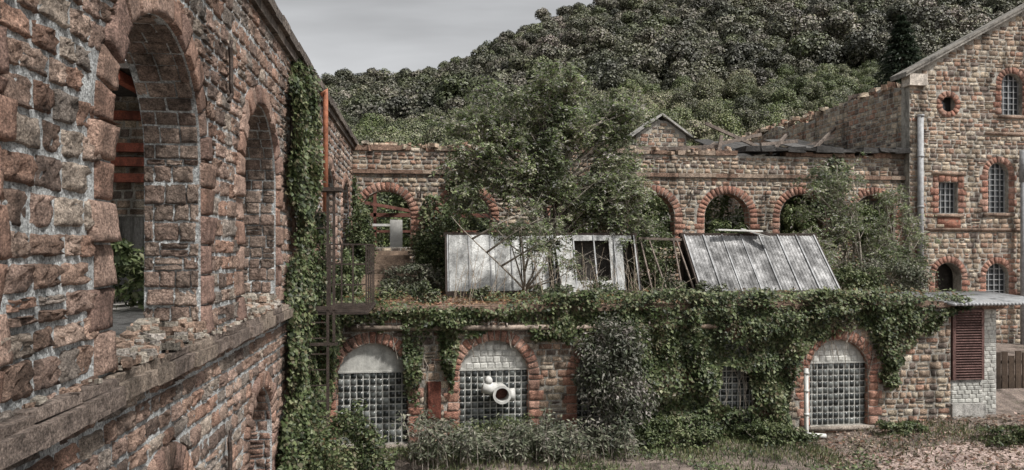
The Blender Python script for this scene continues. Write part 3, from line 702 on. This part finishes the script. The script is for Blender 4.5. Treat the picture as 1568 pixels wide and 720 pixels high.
leaves(mb,c+np.stack([rr*np.cos(a),rr*np.sin(a),k*11.5-rr*.3+R.normal(0,.12,n)],1),np.stack([np.cos(a)*.3,np.sin(a)*.3,np.ones(n)],1),.5,.35,[(.03,.045,.032),(.045,.06,.042)],np.stack([np.cos(a),np.sin(a),np.full(n,-.3)],1))
mb.obj('needles',M_leaf,e); mb=MB(); mb.tube([c-[0,0,4],c+[0,0,12]],[.25,.03],7); mb.obj('trunk',M_bark,e)

# ================================================================ VEGETATION
iv=empty('ivy_on_annex'); mb=MB()
n=200000; X=R.uniform(-2.9,19.4,n); Z=R.uniform(0,5.25,n)
bx=[-3,-2,-.6,-.45,-.1,.1,.5,1.0,1.2,3.6,3.8,4.6,5.2,7.0,7.5,8.2,12.4,12.8,13.6,15.6,15.9,16.4,17.2,17.5,19.4]
bz=[3.2,4.0,3.9,1.9,1.4,3.2,3.8,1.4,3.9,4.0,3.7,3.3,3.0,2.0,.2,0,0,1.7,3.4,3.4,2.6,1.4,3.2,3.9,4.3]
bot=np.interp(X,bx,bz)+.45*sn(X,Z,21,2.6)+.2*sn(X,Z,22,7)
topz=5.0+.15*sn(X,0*X,23,1.2)-.25*(X<4)-.2*(X>16)
hole=(((X-10.6)/.62)**2+((Z-1.75)/.72)**2<1+.3*sn(X,Z,24,4))
dens=.78*np.clip(.7+.7*sn(X,Z,25,2.5),.2,1)
k=(Z>bot)&(Z<topz)&~hole&(R.rand(n)<dens); X,Z=X[k],Z[k]
th=.08+.5*np.clip(.5+.8*sn(X,Z,26,2.6),0,1)*np.clip((Z-bot[k])/.6,.1,1)
Y=23.93-th*R.uniform(.3,1,len(X)); over=Z>4.5; Y=np.where(over,23.5+R.uniform(0,1.1,len(X))*np.clip((5.2-Z)*2.2,.1,1.5),Y)
nr=np.stack([.8*sn(X,Z,27,4),-np.ones(len(X)),np.where(over,1.1,.4)+.8*sn(X,Z,28,4)],1)
leaves(mb,np.stack([X,Y,Z],1),nr,.125,.85,IVY,jit=.5)
mb.obj('leaves',M_leaf,iv)
mb=MB()
for i in range(110):
    x=R.uniform(-1,18); z=4.4; p=[(x,23.9,z)]; zb=float(np.interp(x,bx,bz))-R.uniform(-.2,.9)
    while z>max(zb,.05): z-=.3; x+=R.normal(0,.07); p.append((x,23.93,z))
    if len(p)>1: mb.tube(p,.012,4)
mb.obj('stems',M_bark,iv)
iv=empty('ivy_on_left_wall'); mb=MB(); n=130000; Y=R.uniform(15.3,25,n); Z=R.uniform(0,11.1,n)
lft=np.interp(Z,[0,3,4.8,5.5,8,10.3,11.2],[15.0,16.2,16.6,17.3,17.2,17.2,18.5])+.35*sn(Y,Z,31,1.6)
rgt=np.interp(Z,[0,4.5,6,8,10,11.2],[25,24.5,21.2,20.3,20.3,19.2])+.5*sn(Y,Z,32,1.8)
k=(Y>lft)&(Y<rgt)&(R.rand(n)<np.clip(.6+.7*sn(Y,Z,33,2.2),.15,1)); Y,Z=Y[k],Z[k]
X=XL+.06+.55*np.clip(.5+.8*sn(Y,Z,34,2.0),.03,1)*R.uniform(.3,1,len(Y))
leaves(mb,np.stack([X,Y,Z],1),np.stack([np.ones(len(Y)),-.3+.7*sn(Y,Z,35,4),.5+0*Y],1),.115,.85,IVY,jit=.5)
mb.obj('leaves',M_leaf,iv)
iv=empty('ivy_on_arcade_wall'); mb=MB(); n=36000; X=R.uniform(XL,24,n); Z=R.uniform(4.6,11.2,n)
d=np.minimum.reduce([((X+3.0)/.9)**2+((Z-6.5)/3)**2,((X-1.9)/1.0)**2+((Z-9.6)/.6)**2,((X-20.2)/1.0)**2+((Z-9)/2)**2,((X-8.9)/1.3)**2+((Z-9.2)/1.2)**2,((X-.6)/.6)**2+((Z-7.6)/1.5)**2])+.5*sn(X,Z,61,2.5)
k=d<1; X,Z=X[k],Z[k]; leaves(mb,np.stack([X,33.9-R.uniform(0,.3,len(X)),Z],1),np.stack([0*X,-1+0*X,.5+0*X],1),.16,.8,IVY); mb.obj('leaves',M_leaf,iv)
PURP=[(.12,.12,.11),(.20,.195,.185),(.28,.265,.26),(.06,.07,.05),(.12,.14,.09)]
bush('shrub',(-2.6,17.5,1.0),(.9,1.6,1.4),9000,.11,IVY,60)
bush('shrub',(-1.8,20.5,.9),(1.0,1.4,1.2),7000,.11,IVY,50)
scrub('scrub',(-.2,4.0),(21.4,23.0),75,(.9,2.0),DULL)
scrub('scrub',(3.6,6.6),(21.6,23.2),50,(.7,1.6),DULL)
scrub('scrub',(7.2,9.6),(22.9,23.5),28,(.6,1.5),GREEN)
bush('shrub',(2.6,23.2,.4),(1.8,.5,.7),6000,.11,GREEN,70,10,W=.4)
bush('climbing_shrub',(6.3,23.0,2.3),(1.15,.6,1.8),12000,.14,PURP,120,24,W=.45)
bush('shrub',(8.2,23.2,.5),(1.4,.5,.5),5000,.11,GREEN,50)
bush('shrub',(11.5,23.2,.3),(1.4,.5,.4),4000,.11,GREEN,50)
bush('shrub',(.6,32.3,6.0),(1.1,.8,1.6),7500,.13,GREEN,60)
bush('shrub',(-2.5,32.0,6.2),(.6,.8,2.2),6000,.13,GREEN,50)
bush('shrub',(-2.6,26,5.3),(.5,1.6,1.0),5000,.12,GREEN,40)
bush('shrub',(-.3,30,5.2),(1.4,1,.6),4000,.12,DULL,40)
bush('shrub',(9.6,29.5,5.7),(1.1,.8,1.4),6000,.12,GREEN,60)
bush('shrub',(17.6,28.5,5.2),(1.4,.8,.7),5000,.12,GREEN,50)
bush('shrub',(20.2,30,5.2),(2.2,.8,.8),6000,.12,DULL,70)
bush('shrub',(-8,19,6.0),(1.8,1.5,1.2),6000,.2,GREEN,40)
for x,y,s in ((.2,25.4,.4),(2.2,25.8,.35),(4.6,25.6,.45),(6.6,26,.5),(9.2,26.2,.55),(-1.2,27.5,.4),(10.6,26,.4)): bush('terrace_weed_clump',(x,y,4.6+s*.7),(s*1.6,s,s),1500,.1,GREEN+DULL,24,4)
LG=[(.11,.15,.06),(.17,.21,.1),(.24,.27,.15),(.07,.09,.04)]
for x,y,z,rx,rz in ((18.7,34.1,7.4,1.0,1.2),(22.4,34.0,7.5,1.05,1.2),(14.9,34.3,6.9,1.0,.9),(11,34.4,7.1,1.0,1.0),(7.2,34.3,7.3,1.0,1.2)): bush('shrub',(x,y,z),(rx,.5,rz),4500,.13,LG,60,stems=4,spread=.22)
for x,z in ((18.8,7.9),(22.4,7.6),(14.7,7.4),(11,7.6),(7.2,7.7)): bush('shrub',(x,36.2,z),(1.8,.8,1.9),5000,.16,LG,60,stems=4)
bush('shrub',(13.5,40,8),(4,1.5,1.8),6000,.25,GREEN,45); bush('shrub',(21.5,42,9),(4,1.5,3),6000,.28,GREEN,45)
bush('shrub',(2,42,9),(5,1.5,2.4),9000,.25,GREEN,65)
bush('shrub',(.9,37,7.2),(1.1,.6,1.4),5000,.15,GREEN,45); bush('shrub',(2.8,36,6.6),(.9,.6,1.2),4000,.15,GREEN,45)
bush('shrub',(16.3,23.2,.35),(.7,.5,.3),2500,.1,GREEN,20)
bush('shrub',(22.4,22.6,.7),(1.2,.6,.35),3000,.1,IVY,30,0); bush('shrub',(19.0,21.6,.4),(1.3,.5,.25),2500,.1,IVY,30,0)
ATR=[(.19,.23,.13),(.27,.29,.20),(.36,.36,.29),(.10,.125,.07),(.20,.26,.11),(.34,.33,.34)]
tree('ailanthus_tree',(5.0,29.6,4.6),7.9,[((3.4,29.6,10.6),(2.6,1.5,1.9)),((6.6,29.6,10.4),(2.7,1.5,1.9)),((4.7,29.6,12.5),(2.5,1.4,1.4)),((2.1,29.6,9.0),(1.6,1.2,1.2)),((9.0,29.6,9.8),(1.4,1,.9)),((7.4,29.4,8.5),(1.4,1.2,.9)),((7.6,29.4,12.0),(1.5,1,1.0)),((1.9,29.6,11.6),(1.1,1,.9)),((4.9,29.0,9.5),(1.6,1,1.0))],125,9,6,.15,ATR,.12,5)
tree('ailanthus_sapling',(4.0,26.6,4.6),3.2,[((3.9,26.6,7),(1.6,.8,1.2)),((5.2,26.6,6.4),(1.2,.7,.9))],16,6,4,.12,ATR,.04,2)
tree('ailanthus_sapling',(8.4,29.3,4.6),4.4,[((8.6,29.5,7.9),(1.5,.8,1.6))],22,7,5,.13,ATR,.05,2)
tree('young_ash_tree',(19.6,31.5,4.6),5.8,[((19.0,31.5,8.8),(1.8,1.0,2.2)),((20.2,31.5,6.4),(1.5,.9,1.4))],32,6,5,.12,ATR,.06,3)
tree('young_ash_tree',(21.6,31.8,4.6),4.4,[((21.8,31.8,7.4),(1.6,.9,2.0)),((21.5,31.5,5.8),(1.8,.9,1.0))],32,6,5,.12,ATR,.05,3)
tree('young_ash_tree',(16.9,30.5,4.6),3.0,[((17.2,30.5,6.3),(1.1,.9,1.2))],18,6,5,.12,ATR,.04,2)
e=empty('bare_terrace_saplings'); mb=MB()
for i in range(55):
    x=R.uniform(1,8.5); y=R.uniform(25,26.8); h=R.uniform(.6,2.2); l=R.normal(0,.35)
    mb.tube([(x,y,4.6),(x+l*.4,y,4.6+h*.5),(x+l,y,4.6+h)],[.012,.009,.004],4,c=(1.2,1.1,1.0))
    for j in range(3): 
        t=R.uniform(.4,.9); mb.tube([(x+l*t,y,4.6+h*t),(x+l*t+R.normal(0,.3),y+R.normal(0,.2),4.6+h*t+R.uniform(.1,.4))],[.006,.003],4,cap=False)
mb.obj('stems',M_bark,e)
mb=MB(); n=30000; X=R.uniform(-2.9,20,n);Y=R.uniform(24.2,33.8,n); k=sn(X,Y,41,1.1)+.3*R.randn(n)>.1; X,Y=X[k],Y[k]
leaves(mb,np.stack([X,Y,4.6+R.uniform(0,.35,len(X))],1),np.stack([0*X,0*X-.3,1+0*X],1),.14,.5,GREEN+[(.2,.12,.06),(.14,.09,.05)]); mb.obj('terrace_weeds',M_leaf)
mb=MB(); n=12000; X=R.uniform(-2.9,20,n);Y=R.uniform(24.1,33.8,n)
leaves(mb,np.stack([X,Y,4.62+R.uniform(0,.04,n)],1),np.stack([0*X,0*X,1+0*X],1),.12,.7,[(.28,.15,.1),(.2,.12,.08),(.32,.22,.14)]); mb.obj('fallen_leaves',M_leaf)
mb=MB(); n=70000; X=R.uniform(-3,27,n);Y=R.uniform(17,24.0,n); k=(sn(X,Y,43,1.0)+.35*R.randn(n)>np.where(X>13,.75,-.1)); X,Y=X[k],Y[k]
leaves(mb,np.stack([X,Y,gh(X,Y)],1),np.stack([R.normal(0,1,len(X)),R.normal(0,1,len(X)),0*X+.2],1),.17,.16,GREEN+[(.19,.18,.1)],np.stack([R.normal(0,.3,len(X)),R.normal(0,.3,len(X)),1+0*X],1)); mb.obj('yard_grass',M_leaf)
mb=MB(); n=6000; X=R.uniform(-2,14,n);Y=R.uniform(19,23.8,n); k=sn(X,Y,47,1.4)>.1; X,Y=X[k],Y[k]
leaves(mb,np.stack([X,Y,gh(X,Y)+R.uniform(.02,.2,len(X))],1),np.stack([0*X,0*X-.3,1+0*X],1),.13,.6,GREEN); mb.obj('yard_weeds',M_leaf)
mb=MB(); n=8000; X=R.uniform(12,27,n);Y=R.uniform(19,24.0,n)
leaves(mb,np.stack([X,Y,gh(X,Y)+.05],1),np.stack([0*X,0*X,1+0*X],1),.11,.7,[(.24,.14,.11),(.18,.13,.11),(.38,.3,.26),(.12,.1,.08)]); mb.obj('yard_leaf_litter',M_leaf)
mb=MB(); rubble(mb,160,(12,26),(20.5,23.9),(.1,.5),(.04,.14),[(.5,.42,.36),(.3,.22,.18)])
for a in mb.v: a[:,2]+=float(gh(np.array([a[:,0].mean()]),np.array([a[:,1].mean()]))[0])+.02-a[:,2].mean()
mb.obj('scattered_stones',M_stone)
e=empty('wooden_fence'); mb=MB()
for i in range(20): x=21.2+i*.3; mb.box(x,x+.25,26.5,26.54,.9,2.3+R.uniform(-.15,.1),np.array((.4,.35,.3))*R.uniform(.7,1.2))
mb.box(21,27.2,26.55,26.62,1.3,1.4); mb.box(21,27.2,26.55,26.62,1.9,2.0); mb.obj('boards',M_wood,e)
e=empty('rubble_pile'); mb=MB(); rubble(mb,90,(5,9.5),(23.0,23.8),(.0,.2),(.08,.28),[(.5,.47,.42),(.42,.36,.3)]); mb.obj('stones',M_stone,e)

# ================================================================ LIGHT, SKY, CAMERA
S=Vector((.42,-.42,.8)).normalized(); el=math.asin(S.z); az=math.atan2(S.x,S.y)
w=bpy.data.worlds.new('World'); scene.world=w; w.use_nodes=True; nt=w.node_tree; bg=nt.nodes['Background']
sky=N(nt,'ShaderNodeTexSky',sky_type='NISHITA'); sky.sun_disc=False; sky.sun_elevation=el; sky.sun_rotation=az; sky.dust_density=3
hs=N(nt,'ShaderNodeHueSaturation'); hs.inputs['Saturation'].default_value=.08; nt.links.new(sky.outputs[0],hs.inputs['Color'])
tc=N(nt,'ShaderNodeTexCoord'); mp=N(nt,'ShaderNodeMapping'); mp.inputs['Scale'].default_value=(1,1,3.5); nt.links.new(tc.outputs['Generated'],mp.inputs[0])
nn=noise(nt,1.8,5,.5,mp.outputs[0],.4); rr=ramp(nt,nn.outputs[0],[(.3,.65),(.7,1.35)])
c=mul(nt,hs.outputs[0],rr.outputs[0]); nt.links.new(c,bg.inputs[0]); bg.inputs[1].default_value=.14
sd=bpy.data.lights.new('sun','SUN'); sd.energy=4.7; sd.angle=math.radians(5); sd.color=(1,.955,.9)
so=bpy.data.objects.new('sun',sd); scene.collection.objects.link(so); so.rotation_euler=S.to_track_quat('Z','Y').to_euler()
cd=bpy.data.cameras.new('camera'); cam=bpy.data.objects.new('camera',cd); scene.collection.objects.link(cam)
cam.location=(0,0,6.5); cam.rotation_euler=(math.pi/2,0,-math.radians(7.125)); cd.sensor_width=36; cd.lens=25.71; cd.shift_y=.0128; cd.clip_end=5000; cd.clip_start=.1
scene.camera=cam
scene.view_settings.view_transform='Standard'; scene.view_settings.look='None'; scene.view_settings.exposure=0
